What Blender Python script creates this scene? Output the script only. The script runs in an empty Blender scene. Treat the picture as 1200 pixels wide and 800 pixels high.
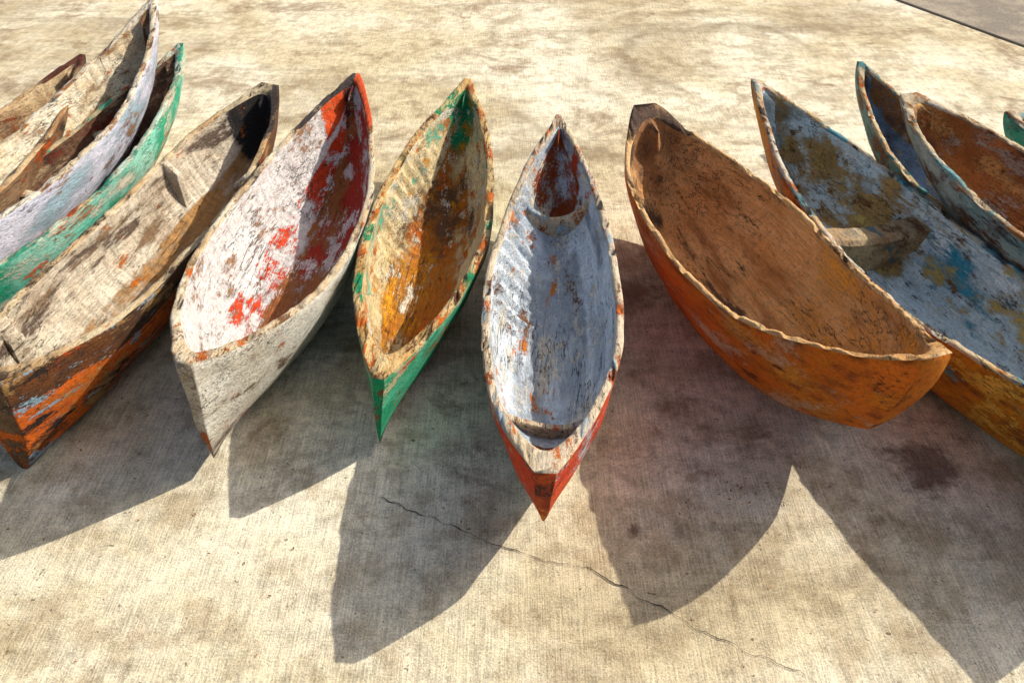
import bpy, math, random
from mathutils import Vector, Matrix, noise
random.seed(7)
S=2.6   # metres per layout unit (camera height)
sc=bpy.context.scene
sc.view_settings.view_transform='Standard'; sc.view_settings.look='None'; sc.view_settings.exposure=0
def C(r,g,b):
    f=lambda c:((c/255+.055)/1.055)**2.4 if c>10 else c/255/12.92
    return (f(r),f(g),f(b),1)

# ---------------------------------------------------------------- node helper
class NB:
    def __init__(s,name):
        s.m=bpy.data.materials.new(name); s.m.use_nodes=True; s.nt=s.m.node_tree
        s.bsdf=s.nt.nodes['Principled BSDF']
        s.tc=s.nt.nodes.new('ShaderNodeTexCoord').outputs['Object']
        a=s.nt.nodes.new('ShaderNodeAttribute'); a.attribute_name='cs'
        sp=s.nt.nodes.new('ShaderNodeSeparateXYZ'); s.l(a.outputs['Vector'],sp.inputs[0]); s.cs=sp.outputs
    def l(s,a,b): s.nt.links.new(a,b)
    def put(s,v,inp):
        if hasattr(v,'is_linked') : s.l(v,inp)
        else: inp.default_value=v
    def math(s,op,a,b=0.0,clamp=False):
        n=s.nt.nodes.new('ShaderNodeMath'); n.operation=op; n.use_clamp=clamp
        s.put(a,n.inputs[0]); s.put(b,n.inputs[1]); return n.outputs[0]
    def ramp(s,v,a,b,lo=0.0,hi=1.0,smooth=True):
        n=s.nt.nodes.new('ShaderNodeMapRange'); n.interpolation_type='SMOOTHSTEP' if smooth else 'LINEAR'
        s.put(v,n.inputs[0]); n.inputs[1].default_value=a; n.inputs[2].default_value=b
        n.inputs[3].default_value=lo; n.inputs[4].default_value=hi; return n.outputs[0]
    def noise(s,scale,st=(1,1,1),off=0.0,detail=5,rough=.62,dist=0.0):
        m=s.nt.nodes.new('ShaderNodeMapping'); s.l(s.tc,m.inputs[0])
        m.inputs['Scale'].default_value=st; m.inputs['Location'].default_value=(off,off*1.7,off*.6)
        n=s.nt.nodes.new('ShaderNodeTexNoise'); s.l(m.outputs[0],n.inputs['Vector'])
        n.inputs['Scale'].default_value=scale; n.inputs['Detail'].default_value=detail
        n.inputs['Roughness'].default_value=rough; n.inputs['Distortion'].default_value=dist
        return n.outputs['Fac']
    def mix(s,f,a,b,mode='MIX'):
        n=s.nt.nodes.new('ShaderNodeMix'); n.data_type='RGBA'; n.blend_type=mode
        s.put(f,n.inputs[0]); s.put(a,n.inputs[6]); s.put(b,n.inputs[7]); return n.outputs[2]
    def gray(s,v):
        n=s.nt.nodes.new('ShaderNodeCombineColor')
        for i in range(3): s.l(v,n.inputs[i])
        return n.outputs[0]
    def win(s,v,w):
        a,b,f=w
        return s.math('MULTIPLY',s.ramp(v,a-f,a+f),s.ramp(v,b-f,b+f,1.0,0.0))

def paint(name,base,base2,layers,seed=0.0,grain=.55,pits=.6,rough=.75,pitcol=C(45,28,18),stretch=5):
    nb=NB(name); inside='inside' in name
    # fine fibre noise shared by the paint edges so wear follows the grain
    g1=nb.noise(11,(.8,stretch*1.8,stretch*1.8),seed+11,5,.80)
    g2=nb.noise(60,(1,1.6,1.6),seed+13,3,.75)
    fib=nb.math('MULTIPLY',nb.math('SUBTRACT',g1,.5),.38)
    fib=nb.math('ADD',fib,nb.math('MULTIPLY',nb.math('SUBTRACT',g2,.5),.22))
    col=nb.mix(nb.ramp(nb.noise(3.0,(.8,2,2),seed,5,.7),.36,.64),base,base2)
    hsum=None
    for i,L in enumerate(layers):
        c,scale,st,thr,soft=L[:5]
        st=(st[0]*.8,max(st[1],1.7),max(st[2],1.7))
        v=nb.math('ADD',nb.noise(scale*.8,st,seed+3.1*i+5,5,.66),fib)
        w=None
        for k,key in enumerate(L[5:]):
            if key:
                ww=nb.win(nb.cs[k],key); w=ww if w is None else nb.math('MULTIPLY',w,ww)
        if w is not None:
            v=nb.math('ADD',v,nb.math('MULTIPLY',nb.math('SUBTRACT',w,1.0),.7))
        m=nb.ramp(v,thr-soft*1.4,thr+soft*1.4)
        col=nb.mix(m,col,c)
        h=nb.math('MULTIPLY',m,.4); hsum=h if hsum is None else nb.math('ADD',hsum,h)
    g=nb.math('ADD',nb.math('MULTIPLY',g1,.6),nb.math('MULTIPLY',g2,.4))
    gm=nb.ramp(g,.355,.53,.92-grain,1.13,False)
    col=nb.mix(1.0,col,nb.gray(gm),'MULTIPLY')
    # long splits in the wood
    ck=nb.noise(2.6,(.7,7,7),seed+17,4,.6)
    ln=nb.ramp(nb.math('ABSOLUTE',nb.math('SUBTRACT',ck,.5)),.0,.016,1.0,0.0)
    br=nb.ramp(nb.noise(2,(1,1,1),seed+19,2),.46,.58)
    ln=nb.math('MULTIPLY',ln,br)
    col=nb.mix(nb.math('MULTIPLY',ln,.85),col,C(35,24,16))
    # pits and chips
    p=nb.ramp(nb.noise(26,(.8,1.3,1.3),seed+23,4,.7),.615,.67)
    pz=nb.ramp(nb.noise(2.5,(1,1,1),seed+29,2),.42,.60,.25,1.0)
    pm=nb.math('MULTIPLY',nb.math('MULTIPLY',p,pz),pits)
    col=nb.mix(pm,col,pitcol)
    hs=nb.nt.nodes.new('ShaderNodeHueSaturation'); hs.inputs['Saturation'].default_value=1.16; hs.inputs['Value'].default_value=1.08; nb.l(col,hs.inputs['Color']); col=hs.outputs[0]
    nb.l(col,nb.bsdf.inputs['Base Color'])
    nb.l(nb.ramp(g2,.3,.7,rough-.2,rough+.2),nb.bsdf.inputs['Roughness'])
    nb.bsdf.inputs['Specular IOR Level'].default_value=.4
    h=nb.math('ADD',nb.math('MULTIPLY',g1,1.9),nb.math('MULTIPLY',g2,1.0))
    h=nb.math('SUBTRACT',h,nb.math('MULTIPLY',pm,1.2)); h=nb.math('SUBTRACT',h,nb.math('MULTIPLY',ln,1.4))
    if hsum is not None: h=nb.math('ADD',h,hsum)
    adz=nb.noise(5,(3.2,1.5,1.5) if inside else (1,2.5,2.5),seed+31,1,.4); h=nb.math('ADD',h,nb.math('MULTIPLY',adz,5.0 if inside else 2.4))
    b=nb.nt.nodes.new('ShaderNodeBump'); b.inputs['Strength'].default_value=.9; b.inputs['Distance'].default_value=.011
    nb.l(h,b.inputs['Height']); nb.l(b.outputs[0],nb.bsdf.inputs['Normal'])
    return nb.m

# ---------------------------------------------------------------- canoe builder
def canoe(near,far,hw,g0,gm,g1,k0,k1,mats,km=0.0,sm=.42,p0=2.2,p1=2.0,rake0=.035,rake1=.10,
          stem0=.010,stem1=.008,t=.016,tf=.03,e0=.05,e1=.04,roll=0,bend=0.0,seed=0,ribs=(),q0=2.0,q1=2.0,vee=.5,lift=0.0,kp=3.0,
          ripple=None,rex=2.6,knob=0.0):
    n=Vector((near[0]*S,near[1]*S,0)); f=Vector((far[0]*S,far[1]*S,0))
    L=(f-n).length; ang=math.atan2(f.y-n.y,f.x-n.x)
    hw,g0,gm,g1,k0,k1,km,stem0,stem1,t,tf=[v*S for v in (hw,g0,gm,g1,k0,k1,km,stem0,stem1,t,tf)]
    def uu(s): return ((1-s/sm),0) if s<sm else ((s-sm)/(1-sm),1)
    def bo(s):
        u,e=uu(s); u=min(max(u,0),1); st=stem1 if e else stem0
        return st+(hw-st)*(1-u**(p1 if e else p0))
    def gf(s):
        u,e=uu(s); u=min(max(u,0),1); z=gm+((g1-gm)*u**q1 if e else (g0-gm)*u**q0)
        if knob and s>.93: z+=knob*math.sin((s-.93)/.07*math.pi/2)
        return z
    def kf(s):
        u,e=uu(s); u=min(max(u,0),1); return km+((k1-km)*u**kp if e else (k0-km)*u**kp)
    def sec(a,e):
        ta=abs(a); y1=math.sin(ta*math.pi/2)**.8; h1=1-math.cos(ta*math.pi/2)**1.15
        y=y1*(1-e)+ta**.9*e; h=h1*(1-e)+ta*e
        return math.copysign(y,a) if ta>1e-6 else 0,h
    NS,NA=(280 if ripple else 150),32
    verts=[];cs=[];faces=[];fm=[]
    off=Vector((seed*3.7,seed*1.3,seed*.9))
    def place(x,y,z):
        p=Vector(((x-.5)*L,y+bend*S*(1-(2*x-1)**2),z))
        d=noise.noise_vector(p*1.4+off)*.016+noise.noise_vector(p*5+off)*.008
        return p+d
    def add(x,y,z,c):
        verts.append(place(x,y,z)); cs.append(c); return len(verts)-1
    def X(s,h): 
        a=rake0*(1-h)**rex; b=rake1*(1-h)**1.6
        return a+s*(1-a-b)
    def sidx(i): # denser at ends
        u=i/NS; return u*.5+.5*(.5-.5*math.cos(u*math.pi))
    O=[];I=[]
    for i in range(NS+1):
        s=sidx(i); b,g,k=bo(s),gf(s),kf(s); e=vee*abs(2*s-1)**2
        row=[]
        for j in range(NA+1):
            a=-1+2*j/NA; y,h=sec(a,e); row.append(add(X(s,h),-b*y,k+(g-.010-k)*h,(s,h,a)))
        O.append(row)
    def inner(s):
        r=abs(2*s-1); x=e0+s*(1-e0-e1)
        b=max(bo(x)-t,.004)*max(1-r**14,0)**.5+.002; g,k=gf(x),kf(x)+tf
        d=(g-k)*(.12+.88*max(1-r**9,0)**.6)
        return x,b,g,g-d,vee*.7*abs(2*x-1)**2
    for i in range(NS+1):
        s=sidx(i); x,b,g,k,e=inner(s); row=[]
        for j in range(NA+1):
            a=-1+2*j/NA; y,h=sec(a,e); rb=0.0
            if ripple:
                r0,r1,amp,per=ripple
                wv=max(0,min(1,(x-r0)/.06))*max(0,min(1,(r1-x)/.06))*max(0,min(1,(.55-a)/.3))*math.sin(h*math.pi)**.4 if 0<h<1 else 0
                ph=(x*L+.16*h*h+noise.noise(Vector((x*6,a,seed)))*.05)/per
                rb=amp*wv*max(0,math.sin(ph*2*math.pi))**1.5*(.8+.5*noise.noise(Vector((x*20,seed,1))))
            row.append(add(X(x,.35+.65*h),-(b-rb*1.2)*y,k+(g-.010-k)*h+rb*(1-h),(x,h,a)))
        I.append(row)
    for i in range(NS):
        for j in range(NA):
            faces.append((O[i][j],O[i+1][j],O[i+1][j+1],O[i][j+1]));fm.append(1)
            faces.append((I[i][j],I[i][j+1],I[i+1][j+1],I[i+1][j]));fm.append(0)
    # end stems
    for R,fl in ((O[0],0),(O[NS],1)):
        for j in range(NA//2):
            q=(R[j],R[j+1],R[NA-j-1],R[NA-j]); 
            if j==NA//2-1: q=(R[j],R[j+1],R[NA-j])
            faces.append(q if not fl else q[::-1]); fm.append(3)
    # rim with rounded, chipped top
    def rimrow(j):
        A=[];B=[]
        for i in range(NS+1):
            po,pi=verts[O[i][j]],verts[I[i][j]]; s=sidx(i)
            for w,dst in ((.22,A),(.8,B)):
                p=po.lerp(pi,w); 
                chip=max(0,noise.noise(p*11+off)-.15)*.08+noise.noise(p*24+off)*.007
                p=Vector((p.x,p.y,p.z+.012-chip)); verts.append(p); cs.append((s,1.0,-1 if j==0 else 1)); dst.append(len(verts)-1)
        return A,B
    rims=[]
    for j in (0,NA):
        A,B=rimrow(j); rims.append((A,B))
        o=[O[i][j] for i in range(NS+1)]; n_=[I[i][j] for i in range(NS+1)]
        for a,b in ((o,A),(A,B),(B,n_)):
            for i in range(NS):
                q=(a[i],b[i],b[i+1],a[i+1]); faces.append(q if j==0 else q[::-1]); fm.append(2)
    for i,fl in ((0,0),(NS,1)):
        (A0,B0),(A1,B1)=rims
        ch0=[O[i][0],A0[i],B0[i],I[i][0]]; ch1=[O[i][NA],A1[i],B1[i],I[i][NA]]
        for a in range(3):
            q=(ch0[a],ch1[a],ch1[a+1],ch0[a+1]); faces.append(q if not fl else q[::-1]); fm.append(2)
        R=I[i]
        for j in range(NA//2):
            q=(R[j],R[j+1],R[NA-j-1],R[NA-j])
            if j==NA//2-1: q=(R[j],R[j+1],R[NA-j])
            faces.append(q if fl else q[::-1]); fm.append(0)
    me=bpy.data.meshes.new('hull'); me.from_pydata([tuple(v) for v in verts],[],faces)
    for m in mats: me.materials.append(m)
    me.polygons.foreach_set('material_index',fm); me.polygons.foreach_set('use_smooth',[True]*len(faces))
    at=me.attributes.new('cs','FLOAT_VECTOR','POINT'); at.data.foreach_set('vector',[c for v in cs for c in v])
    me.update()
    root=bpy.data.objects.new('dugout_canoe',None); sc.collection.objects.link(root)
    mid=(n+f)/2; root.location=(mid.x,mid.y,lift*S); root.rotation_euler=(math.radians(roll),0,ang); root.empty_display_size=.2
    ho=bpy.data.objects.new('hull',me); sc.collection.objects.link(ho); ho.parent=root
    # carved cross ribs / bulkheads
    for r in ribs:
        s,th,hf,conc,mi=r[:5]; notch=r[5] if len(r)>5 else 0
        rx,b,g,k,e=inner(s); zt=k+(g-k)*hf; rv=[];rf=[]; M=28
        pts=[]
        for q in range(M+1):
            a=-1+2*q/M; y,h=sec(a,e)
            zb=k+(g-k)*h
            top=zt+(g-k)*conc*abs(y)**2.0
            if notch and abs(a)<notch: top=zb-.01
            pts.append((-b*y*1.03,zb-.012,max(min(top,g-.006),zb-.01)))
        K=7
        for kx in range(K+1):
            tt=-1+2*kx/K; xx=rx+th*tt
            for (y,zb,zt_) in pts: 
                p=place(xx,y,zb); rv.append(p)
            for (y,zb,zt_) in pts:
                p=place(xx,y,zb+(zt_-zb)*(1-.12*abs(tt)**6)+noise.noise(Vector((xx*30,y*20,seed)))*.010); rv.append(p)
        W=2*(M+1)
        for kx in range(K):
            for q in range(M):
                a=kx*W+q+M+1; rf.append((a,a+1,a+W+1,a+W))
        for kx,fl in ((0,0),(K,1)):
            for q in range(M):
                a=kx*W+q; qd=(a,a+1,a+M+2,a+M+1); rf.append(qd[::-1] if fl==0 else qd)
        rm=bpy.data.meshes.new('bulkhead'); rm.from_pydata([tuple(v) for v in rv],[],rf); rm.materials.append(mats[mi])
        at=rm.attributes.new('cs','FLOAT_VECTOR','POINT')
        at.data.foreach_set('vector',[c for v in rv for c in (rx,.6,0.0)])
        rm.update(); ro=bpy.data.objects.new('bulkhead',rm); sc.collection.objects.link(ro); ro.parent=root
        for p in rm.polygons: p.use_smooth=False
    return root

# ---------------------------------------------------------------- palettes
RUST=C(178,84,34); ORG=C(238,116,38); RED=C(210,54,28)
DK=C(44,32,26); BRN=C(96,58,36); GRN=C(24,146,96)
U=(1,1,1); G5=(1,4,4)
# mats order: inner, outer, rim, stem
m_black=[
 paint('weathered_grey_wood_inside',C(230,220,200),C(200,184,162),[
   (C(132,108,84),2.6,G5,.60,.04),(C(176,138,98),3,(1,2,2),.46,.06,None,(-.2,.20,.08),None),
   (C(100,84,72),4,G5,.56,.04,None,None,(-1.1,-.5,.2)),
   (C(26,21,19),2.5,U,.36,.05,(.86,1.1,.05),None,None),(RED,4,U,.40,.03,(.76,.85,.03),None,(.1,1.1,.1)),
   (C(204,118,60),6,(1,2,2),.67,.02),(C(90,66,50),3,U,.54,.05,(-.1,.10,.04),None,None)],1,.5,.6),
 paint('charred_orange_paint',C(80,56,42),C(124,80,50),[
   (ORG,2.6,(1,1.5,2.5),.42,.03,(-.1,.45,.1),(-.1,.74,.1),None),(C(166,194,210),4.0,(1,2,4),.57,.012,(-.1,.35,.1),None,None),
   (C(206,78,28),3,(1,2,2),.62,.03),(C(190,152,106),4,(1,2,2),.59,.03),(DK,4,(1,2,4),.60,.02)],2,.55,.6),
 paint('worn_rim_dark',C(222,206,174),C(190,160,124),[(C(70,54,42),5,U,.60,.03),(ORG,7,U,.67,.02),(DK,3,U,.46,.05,(.76,1.1,.05),None,None)],3,.5,.7),
 paint('charred_end',C(80,58,44),C(144,114,86),[(ORG,5,U,.57,.02,None,(-.1,.5,.1),None),(C(204,182,150),4,U,.52,.03,None,(.45,1.1,.1),None)],4)]
m_white=[
 paint('white_paint_red_wear_inside',C(234,230,226),C(218,210,206),[
   (C(214,76,46),3.4,(1,1.6,1.6),.51,.02,(.2,1.1,.08),None,(-.46,.0,.08)),
   (C(160,106,74),3.0,(1,2,1.5),.42,.03,(.12,1.1,.06),(-.3,.52,.1),(-.14,1.1,.1)),
   (C(176,60,50),3.2,(1,1.6,2),.51,.025,(.42,1.1,.1),None,(-.1,1.1,.12)),
   (C(230,88,42),4,U,.38,.03,(.84,.97,.03),(.35,1.1,.1),(-1.1,-.3,.1)),
   (C(228,214,212),6,(1,1.6,1.6),.58,.015,(.3,1.1,.1),None,(-.3,1.1,.12)),
   (C(164,128,100),5,(1,2,2),.63,.02),(C(60,30,28),4,U,.46,.05,(.92,1.1,.04),None,None)],11,.42,.65),
 paint('chalky_white_hull',C(232,228,216),C(210,202,186),[(C(160,144,122),2.5,G5,.60,.05),(C(118,96,74),5,(1,2,2),.66,.02),(C(196,104,56),5,U,.68,.015),(C(130,110,90),2,U,.46,.08,None,(-.1,.22,.1),None)],12,.48,.65),
 paint('worn_rim_white',C(230,218,194),C(198,172,138),[(C(120,86,60),6,U,.60,.02),(C(196,108,60),7,U,.63,.02),(C(60,50,48),3,U,.36,.05,(.78,1.1,.04),None,(-1.1,0,.1)),(C(216,86,42),3,U,.40,.05,(.80,1.1,.04),None,(0,1.1,.1))],13,.45,.8),
 paint('white_end',C(214,206,192),C(180,162,138),[(C(190,96,50),5,U,.42,.03,None,(-.1,.4,.1),None),(C(150,120,90),6,U,.57,.02)],14)]
m_green=[
 paint('cream_rust_inside',C(236,220,182),C(216,194,150),[
   (C(192,126,72),2.6,(1,2,2),.45,.04,None,(-.2,.28,.1),None),(C(106,78,58),3,(1,2,2),.55,.04,(.45,.92,.08),(-.2,.45,.1),None),
   (GRN,3.5,U,.46,.03,(.86,1.1,.04),None,None),(C(210,112,48),5,(1,1.6,1.6),.61,.02),(C(218,158,86),3.2,(1,2,2),.59,.04),
   (C(120,194,166),4,(1,2,2),.60,.02,None,(.4,1.1,.1),None),(C(234,226,208),6,U,.60,.02),(BRN,3,U,.48,.06,(-.1,.12,.05),None,None)],21,.5,.75,pitcol=C(110,60,30)),
 paint('green_paint_hull',C(56,166,120),C(104,184,150),[(C(210,196,162),2.6,(1,2,3),.57,.025),(C(190,84,42),4.0,(1,1.5,3),.60,.02),(C(28,130,90),2.5,U,.56,.05),(BRN,5,U,.66,.02)],22,.45,.7),
 paint('worn_rim_rust',C(226,204,160),C(202,164,114),[(C(200,106,48),8,U,.57,.02),(C(100,66,44),9,U,.62,.02),(GRN,4,U,.61,.02)],23,.45,.8),
 paint('green_end',C(20,156,98),C(56,176,122),[(C(170,80,44),5,U,.57,.02,None,(.3,1.1,.1),None),(C(190,170,140),6,U,.61,.02)],24)]
m_centre=[
 paint('pale_blue_paint_inside',C(230,236,240),C(208,218,228),[
   (C(172,180,188),2.4,(1,2.5,2.5),.53,.05,(.16,.75,.05),(-.2,.22,.08),None),(C(186,196,206),2.4,G5,.59,.05),
   (C(226,136,70),5,(1,1.2,1.2),.60,.015,None,None,(-1.1,.1,.1)),(C(240,232,216),4,(1,2,2),.58,.03),
   (C(146,154,166),3,U,.54,.05,None,None,(.55,1.1,.1)),(C(136,98,74),4,(1,1.4,1.4),.66,.02),
   (C(168,86,50),3,U,.42,.04,(.80,1.1,.02),(-.1,.75,.1),None),(C(216,80,48),5,U,.54,.03,(.72,.9,.03),(.4,1.1,.1),(.2,1.1,.1)),
   (C(232,218,198),4,U,.58,.02,(.76,.95,.03),None,(-1.1,-.1,.1)),(C(146,82,50),3,U,.38,.04,(-.1,.165,.01),(-.1,.8,.1),None)],31,.42,.6,pitcol=C(100,62,44)),
 paint('red_paint_hull',C(228,72,36),C(214,94,52),[(C(180,202,212),2.6,(1,1.6,2.6),.58,.02),(C(150,48,28),4,G5,.60,.03),(C(190,206,212),3,U,.50,.02,None,(-.1,.16,.06),None),(C(230,194,164),5,(1,2,2),.61,.02)],32,.42,.6),
 paint('worn_rim_chipped',C(228,212,188),C(206,188,160),[(C(204,108,54),7,U,.57,.02),(C(120,82,58),9,U,.62,.02),(C(176,192,202),5,U,.58,.02)],33,.45,.8),
 paint('burnt_red_end',C(146,54,30),C(220,92,36),[(DK,5,U,.55,.04,None,(.5,1.1,.1),None),(C(236,142,56),6,U,.55,.03,None,(-.1,.5,.1),None)],34)]
m_brown=[
 paint('bare_brown_wood_inside',C(236,190,144),C(220,166,120),[
   (C(242,230,212),2.6,(1,3,3),.40,.06,(.12,.66,.1),None,(-1.1,.0,.2)),(C(176,122,86),2.4,(1,4,4),.59,.06),
   (C(238,174,108),2,U,.52,.08,(.0,.5,.1),None,(0,1.1,.2)),(C(66,50,40),2.4,U,.45,.06,(.72,1.1,.1),None,(-1.1,.0,.15)),(C(180,132,96),3,U,.47,.06,(.84,1.1,.08),None,None),
   (C(96,72,58),4,(1,3,3),.61,.04,(.4,1.1,.1),None,(-1.1,.2,.2))],41,.46,.4,pitcol=C(110,74,52)),
 paint('salmon_brown_hull',C(236,146,92),C(222,128,80),[(C(238,172,108),1.8,(1,3,3),.52,.08,(-.1,.35,.1),None,None),(C(176,96,58),2.6,(1,5,5),.60,.05),(C(230,190,156),2.6,(1,3,3),.58,.05),(C(120,66,40),4,(1,4,4),.66,.03)],42,.42,.35,pitcol=C(100,50,28)),
 paint('bare_wood_rim',C(234,198,152),C(208,160,112),[(C(110,72,48),5,U,.62,.03),(C(90,68,54),3,U,.40,.06,(.9,1.1,.04),None,None)],43,.42,.55),
 paint('orange_wood_end',C(232,152,86),C(212,122,68),[(C(130,72,42),3,(1,4,4),.59,.04)],44,.45,.4)]
m_blue=[
 paint('pale_blue_teal_inside',C(228,236,236),C(204,218,222),[
   (C(84,150,168),2.6,(1,1.6,1.6),.55,.03,(-.1,.62,.08),(-.2,.8,.1),None),(C(234,236,232),2.6,(1,2,2),.56,.03),
   (C(182,148,104),3.4,(1,1.4,1.4),.51,.04,(.5,1.1,.08),None,(-.1,1.1,.15)),(C(156,160,154),4,U,.57,.04,(.72,1.1,.05),None,None),
   (C(212,182,120),4,(1,2,2),.60,.03),(C(104,106,106),5,U,.64,.02),(C(130,94,64),7,U,.62,.02)],51,.46,.65),
 paint('ochre_rust_hull',C(222,154,76),C(194,118,58),[(C(126,74,44),3,(1,2,3),.57,.04),(C(106,156,162),4,(1,2,4),.60,.02,None,(.5,1.1,.1),None),(C(232,186,112),3,(1,2,2),.57,.03),(C(60,42,34),3,U,.50,.06,None,(-.1,.18,.1),None)],52,.5,.75),
 paint('worn_rim_teal',C(220,212,194),C(208,178,132),[(C(100,156,164),4,U,.57,.03),(C(196,108,52),7,U,.60,.02),(C(80,62,48),8,U,.62,.02)],53,.45,.8),
 paint('teal_end',C(100,140,144),C(160,160,144),[(BRN,5,U,.56,.02)],54),
 paint('weathered_block',C(206,182,146),C(166,132,98),[(C(90,110,114),4,U,.60,.03),(C(110,72,48),4,U,.58,.03)],55)]
m_right_a=[
 paint('slate_blue_inside',C(158,180,200),C(122,138,152),[(C(160,118,82),4,U,.49,.05,None,(.3,1.1,.1),None),(C(84,76,74),4,U,.58,.05),(C(206,190,160),6,U,.62,.02)],61,.5),
 paint('teal_hull',C(92,156,158),C(146,170,162),[(C(120,84,56),4,U,.55,.03)],62),
 paint('cream_rim_rust',C(222,206,170),C(194,158,112),[(C(200,106,48),8,U,.58,.02),(C(76,134,136),5,U,.57,.02)],63),
 paint('cream_end',C(190,170,140),C(130,120,104),[(RUST,8,U,.58,.02)],64)]
m_right_b=[
 paint('rust_brown_inside',C(216,152,104),C(182,122,82),[(C(228,180,124),3.4,U,.58,.04),(C(110,76,56),3,U,.58,.05),(C(206,188,162),4,(1,2,2),.60,.03)],71,.5,.75),
 paint('grey_teal_hull',C(180,184,176),C(130,150,148),[(RUST,5,U,.61,.03),(BRN,4,U,.59,.04)],72),
 paint('whitish_rim',C(228,218,198),C(200,176,140),[(C(160,110,72),7,U,.58,.02),(C(124,170,170),5,U,.59,.02)],73,.5,.8),
 paint('whitish_end',C(210,200,180),C(160,140,110),[(RUST,8,U,.56,.02)],74)]
m_right_c=[m_right_a[0],paint('bright_teal_hull',C(70,168,146),C(116,178,156),[(C(190,170,130),4,U,.56,.03),(RUST,6,U,.6,.02)],76),m_right_b[2],
 paint('bright_teal_end',C(60,158,142),C(106,168,156),[(RUST,8,U,.58,.02)],77)]
m_left_a=[
 paint('tan_wood_inside',C(222,200,164),C(188,158,124),[(C(136,92,66),3,(1,2,2),.56,.05),(C(94,66,50),3,U,.44,.05,None,(-.2,.22,.1),None),(C(150,72,50),4,U,.65,.03)],81,.52,.6),
 paint('brown_hull',C(150,124,98),C(110,82,60),[(DK,4,U,.56,.04),(RUST,4,U,.6,.03)],82),
 paint('tan_rim',C(214,190,154),C(164,126,92),[(C(176,96,54),7,U,.61,.02),(C(90,46,36),3,U,.42,.06,(.86,1.1,.05),None,None)],83),
 paint('tan_end',C(150,110,84),C(100,60,44),[(DK,4,U,.56,.04)],84)]
m_left_b=[
 paint('whitewashed_wood_inside',C(234,224,202),C(216,196,164),[(C(148,94,66),3.0,(1,1.4,1.4),.53,.05,(.5,1.1,.1),None,(-.05,1.1,.15)),(C(156,120,88),3,G5,.58,.04),(C(126,92,68),3,(1,2,2),.46,.05,None,(-.2,.22,.1),None),(C(206,118,66),7,U,.64,.02)],91,.48,.6),
 paint('lavender_white_hull',C(220,218,228),C(200,202,216),[(C(160,182,192),2.6,(1,2,3),.58,.05),(C(150,122,98),4,(1,1.6,3),.62,.02),(RUST,6,U,.67,.015)],92,.45,.55),
 paint('pale_rim',C(226,218,202),C(204,186,154),[(C(150,106,76),7,U,.58,.02)],93,.45,.75),
 paint('pale_end',C(200,196,190),C(160,140,118),[(BRN,5,U,.56,.03)],94)]
m_left_c=[
 paint('dark_wood_inside',C(116,86,66),C(76,56,46),[(C(168,144,116),3,G5,.56,.05),(C(120,56,40),4,U,.62,.03)],101,.55,.7),
 paint('turquoise_green_hull',C(122,200,176),C(170,212,194),[(C(60,160,126),2.6,(1,1.5,2),.56,.03),(C(218,210,190),2.6,(1,2,3),.57,.03),(C(170,110,70),3.4,(1,1.6,3),.61,.02),(C(220,100,48),4,U,.63,.02,(-.1,.5,.1),None,None)],102,.48,.6),
 paint('turquoise_rim',C(186,208,192),C(204,180,142),[(RUST,7,U,.60,.02),(C(66,150,124),5,U,.57,.02)],103),
 paint('turquoise_end',C(110,160,150),C(150,140,120),[(BRN,5,U,.56,.03)],104)]

# ---------------------------------------------------------------- the canoes
# left group
canoe((-1.27,1.0),(-1.16,2.136),.125,.20,.15,.22,.06,.08,m_left_a,seed=1,ribs=((.45,.010,.30,.15,0),(.78,.010,.32,.15,0)))
canoe((-1.09,1.02),(-.975,2.317),.125,.22,.19,.31,.08,.16,m_left_b,km=.04,sm=.45,roll=-4,seed=2,ribs=((.42,.012,.30,.12,0),(.66,.012,.32,.12,0),(.84,.012,.34,.12,0)))
canoe((-1.08,.98),(-.895,2.215),.13,.18,.14,.22,.05,.10,m_left_c,sm=.45,seed=3,roll=-5)
# black / charred
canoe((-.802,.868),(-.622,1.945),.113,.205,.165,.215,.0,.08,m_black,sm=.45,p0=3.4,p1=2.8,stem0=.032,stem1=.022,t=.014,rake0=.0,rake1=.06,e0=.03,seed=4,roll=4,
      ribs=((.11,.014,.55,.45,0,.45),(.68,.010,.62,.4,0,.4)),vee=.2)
# white and red
canoe((-.486,.850),(-.400,1.925),.141,.25,.180,.25,.03,.12,m_white,sm=.44,p0=2.2,p1=2.0,stem0=.012,t=.015,tf=.04,e0=.04,seed=5,vee=.8,roll=4,rake0=.015)
# green
canoe((-.220,.890),(-.131,1.967),.124,.185,.160,.22,.015,.10,m_green,sm=.45,p0=1.9,p1=2.1,stem0=.009,t=.018,e0=.06,seed=6,roll=5,vee=.8,rake0=.015,ripple=(.45,.80,.030,.11))  # ripple: added ridges standing in for striped shadows cast from out of view
# centre
canoe((.045,.675),(.110,1.716),.124,.215,.168,.24,.085,.10,m_centre,sm=.42,p0=2.3,p1=2.0,stem0=.014,stem1=.005,t=.015,tf=.05,e0=.045,seed=7,roll=-1,rake0=.015,ripple=(.40,.80,.036,.10),  # added ripple ridges here too replace striped shadows with shape
      ribs=((.155,.006,.20,.30,2),(.77,.008,.40,.45,2)))
# brown
canoe((.565,.795),(.302,1.735),.156,.305,.19,.235,.11,.10,m_brown,sm=.46,p0=2.4,p1=2.7,stem0=.022,stem1=.024,t=.012,e0=.025,seed=8,vee=.25,q0=2.3,q1=3,rake0=.06,rex=1.8,knob=.05,ripple=(.1,.9,.007,.12))
# blue / ochre
canoe((.90,.66),(.60,1.923),.148,.24,.17,.24,.08,.10,m_blue,sm=.44,seed=9,t=.015,tf=.045,ribs=((.58,.024,.60,.10,4),))
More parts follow.
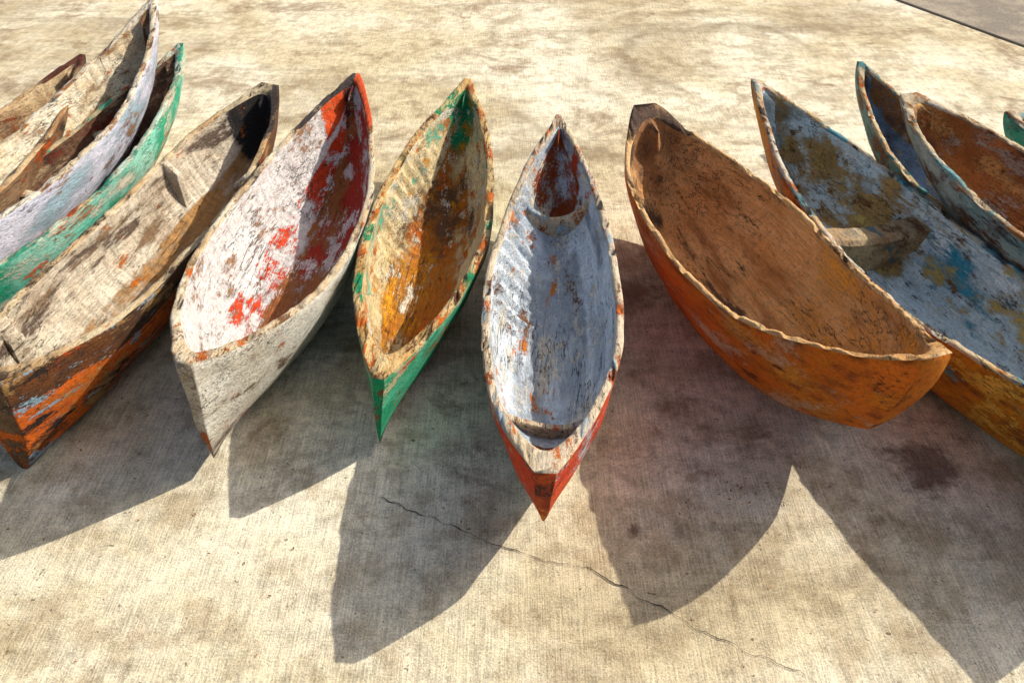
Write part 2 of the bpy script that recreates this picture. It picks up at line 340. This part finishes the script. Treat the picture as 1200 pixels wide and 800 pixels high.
# right group
canoe((1.08,1.22),(.931,2.113),.105,.14,.115,.21,.02,.08,m_right_a,seed=10)
canoe((1.17,.75),(.900,1.755),.130,.25,.225,.27,.14,.16,m_right_b,km=.09,p1=3.2,stem1=.02,seed=11)
canoe((1.75,.95),(1.155,1.772),.13,.22,.17,.22,.06,.08,m_right_c,seed=12)

# ---------------------------------------------------------------- ground
nb=NB('brushed_concrete')
big=nb.noise(.7,(1,1,1),3,6,.6,.4); mid=nb.noise(4.5,(1,1,1),9,6,.72)
col=nb.mix(nb.ramp(big,.38,.62),C(246,236,208),C(222,206,168))
col=nb.mix(nb.math('MULTIPLY',nb.ramp(mid,.46,.62),.55),col,C(168,146,110))
st=nb.ramp(nb.noise(1.5,(1,1,1),31,7,.74,.5),.52,.66); col=nb.mix(nb.math('MULTIPLY',st,.65),col,C(132,100,68))
st2=nb.ramp(nb.noise(.8,(.4,2.2,1),47,7,.72,.6),.53,.66); col=nb.mix(nb.math('MULTIPLY',st2,.45),col,C(150,132,100))
st3=nb.ramp(nb.noise(.45,(1,1,1),83,5,.6,.3),.48,.64); col=nb.mix(nb.math('MULTIPLY',st3,.4),col,C(152,132,100))
bx=nb.noise(22,(7,.22,1),5,3,.6); gr=nb.noise(130,(1,1,1),7,3,.8); by=nb.noise(30,(.3,5,1),6,3,.6); blot=nb.noise(14,(1,1,1),12,4,.8)
tex=nb.math('ADD',nb.math('ADD',nb.math('MULTIPLY',bx,.24),nb.math('MULTIPLY',by,.06)),nb.math('ADD',nb.math('MULTIPLY',gr,.42),nb.math('MULTIPLY',blot,.28)))
col=nb.mix(1.0,col,nb.gray(nb.ramp(tex,.42,.56,.54,1.16,False)),'MULTIPLY')
# turning tyre marks
geo=nb.nt.nodes.new('ShaderNodeVectorMath'); geo.operation='DISTANCE'; nb.l(nb.tc,geo.inputs[0]); geo.inputs[1].default_value=(1.85,6.95,0)
dist=nb.math('ADD',geo.outputs['Value'],nb.math('MULTIPLY',nb.noise(1.0,(1,1,1),60,2),.5))
for r,w,k in ((1.12,.10,.5),(1.6,.10,.36),(2.4,.12,.3)):
    ring=nb.ramp(nb.math('ABSOLUTE',nb.math('SUBTRACT',dist,r)),0,w,1.0,0.0)
    ring=nb.math('MULTIPLY',nb.math('MULTIPLY',ring,k),nb.ramp(nb.noise(.9,(1,1,1),r*7,4,.7),.40,.55))
    col=nb.mix(ring,col,C(126,108,80))
sp=nb.ramp(nb.noise(38,(1,1,1),71,3,.6),.67,.71); col=nb.mix(nb.math('MULTIPLY',sp,.75),col,C(84,66,46))
for (x,y,r) in ((.48,1.93,.035),(1.76,2.28,.16)):
    d=nb.nt.nodes.new('ShaderNodeVectorMath'); d.operation='DISTANCE'; nb.l(nb.tc,d.inputs[0]); d.inputs[1].default_value=(x,y,0)
    dd=nb.math('ADD',d.outputs['Value'],nb.math('MULTIPLY',nb.math('SUBTRACT',nb.noise(9,(1,1,1),x,6,.7),.5),r*4))
    col=nb.mix(nb.math('MULTIPLY',nb.ramp(dd,r*.2,r*1.3,1.0,0.0),.7),col,C(76,40,26))
nb.l(col,nb.bsdf.inputs['Base Color']); nb.bsdf.inputs['Roughness'].default_value=.9; nb.bsdf.inputs['Specular IOR Level'].default_value=.25
b=nb.nt.nodes.new('ShaderNodeBump'); b.inputs['Strength'].default_value=.9; b.inputs['Distance'].default_value=.009
nb.l(nb.math('ADD',tex,nb.math('MULTIPLY',mid,.6)),b.inputs['Height']); nb.l(b.outputs[0],nb.bsdf.inputs['Normal'])
concrete=nb.m
def flat(name,pts,z,mat):
    me=bpy.data.meshes.new(name); me.from_pydata([(x,y,z) for x,y in pts],[],[tuple(range(len(pts)))]); me.materials.append(mat)
    o=bpy.data.objects.new(name,me); sc.collection.objects.link(o); return o
flat('concrete_pavement',[(-300,-300),(300,-300),(300,300),(-300,300)],0,concrete)
na=NB('old_asphalt'); c=na.mix(na.ramp(na.noise(2,(1,1,1),1,6,.7),.4,.6),C(160,146,124),C(126,114,98))
c=na.mix(1.0,c,na.gray(na.ramp(na.noise(90,(1,1,1),3,3,.7),.35,.65,.6,1.3,False)),'MULTIPLY'); na.l(c,na.bsdf.inputs['Base Color']); na.bsdf.inputs['Roughness'].default_value=.9
flat('asphalt_road',[(7.3,1.9),(60,1.9),(60,60),(-9.2,35.4)],.004,na.m)
nk=NB('joint_dark'); nk.l(nk.mix(nk.noise(20),C(30,24,20),C(70,56,42)),nk.bsdf.inputs['Base Color']); nk.bsdf.inputs['Roughness'].default_value=1
flat('pavement_joint',[(7.27,1.9),(7.31,1.9),(-9.19,35.4),(-9.23,35.4)],.008,nk.m)
# cracks
def crack(pts,w):
    P=[Vector((x,y,0)) for x,y in pts]; fine=[]
    for a,b in zip(P,P[1:]):
        n=max(2,int((b-a).length/.012))
        for i in range(n):
            q=a.lerp(b,i/n); nn=noise.noise(q*5)*.035+noise.noise(q*18)*.016+noise.noise(q*50)*.006; d=(b-a).normalized(); fine.append(q+Vector((-d.y,d.x,0))*nn)
    v=[];f=[]
    for i,q in enumerate(fine):
        d=(fine[min(i+1,len(fine)-1)]-fine[max(i-1,0)]).normalized(); nrm=Vector((-d.y,d.x,0)); ww=w*(.2+abs(noise.noise(q*9))*2)*min(1,i/15,(len(fine)-1-i)/15+.05)
        v+= [tuple(q+nrm*ww+Vector((0,0,.004))),tuple(q-nrm*ww+Vector((0,0,.004)))]
        if i: f.append((2*i-2,2*i-1,2*i+1,2*i))
    me=bpy.data.meshes.new('pavement_crack'); me.from_pydata(v,[],f); me.materials.append(nk.m)
    o=bpy.data.objects.new('pavement_crack',me); sc.collection.objects.link(o)
crack([(-.65,2.15),(-.32,2.0),(0,1.84),(.28,1.76),(.47,1.62),(.60,1.55),(.85,1.40),(1.1,1.27)],.0018)
# small dry leaf flecks
v=[];f=[]
for i in range(190):
    if i<40: x,y=random.gauss(.98,.09),random.gauss(2.12,.06)
    elif i<55: x,y=random.gauss(-1.1,.2),random.gauss(1.7,.2)
    else: x,y=random.uniform(-3,3),random.uniform(1.3,7)
    r=random.uniform(.003,.010); a=random.uniform(0,6.3); k=len(v); dx,dy=math.cos(a)*r,math.sin(a)*r
    v+=[(x-dx,y-dy,.003),(x+dy*.35,y-dx*.35,.006),(x+dx,y+dy,.004),(x-dy*.35,y+dx*.35,.007)]; f.append((k,k+1,k+2,k+3))
nl=NB('dry_leaf'); nl.l(nl.mix(nl.ramp(nl.noise(3),.4,.6),C(170,90,36),C(90,56,30)),nl.bsdf.inputs['Base Color'])
me=bpy.data.meshes.new('leaf_litter'); me.from_pydata(v,[],f); me.materials.append(nl.m)
sc.collection.objects.link(bpy.data.objects.new('leaf_litter',me))

# ---------------------------------------------------------------- light
sd=Vector((1.25,.68,1.0)).normalized(); el=math.asin(sd.z); az=math.atan2(sd.x,sd.y)
w=bpy.data.worlds.new('World'); sc.world=w; w.use_nodes=True; nt=w.node_tree
sky=nt.nodes.new('ShaderNodeTexSky'); sky.sky_type='NISHITA'; sky.sun_disc=False; sky.sun_elevation=el; sky.sun_rotation=az; sky.dust_density=4.0
bg=nt.nodes['Background']; nt.links.new(sky.outputs[0],bg.inputs[0]); bg.inputs[1].default_value=.14
sl=bpy.data.lights.new('sun','SUN'); sl.energy=5; sl.angle=math.radians(.5); sl.color=(1,.94,.84)
so=bpy.data.objects.new('sun',sl); so.rotation_euler=sd.to_track_quat('Z','Y').to_euler(); so.location=(5,3,6); sc.collection.objects.link(so)
cd=bpy.data.cameras.new('camera'); cd.lens=28; cd.sensor_width=36; cd.clip_end=1000
co=bpy.data.objects.new('camera',cd); co.location=(0,0,S); co.rotation_euler=(math.radians(50),0,0); sc.collection.objects.link(co); sc.camera=co
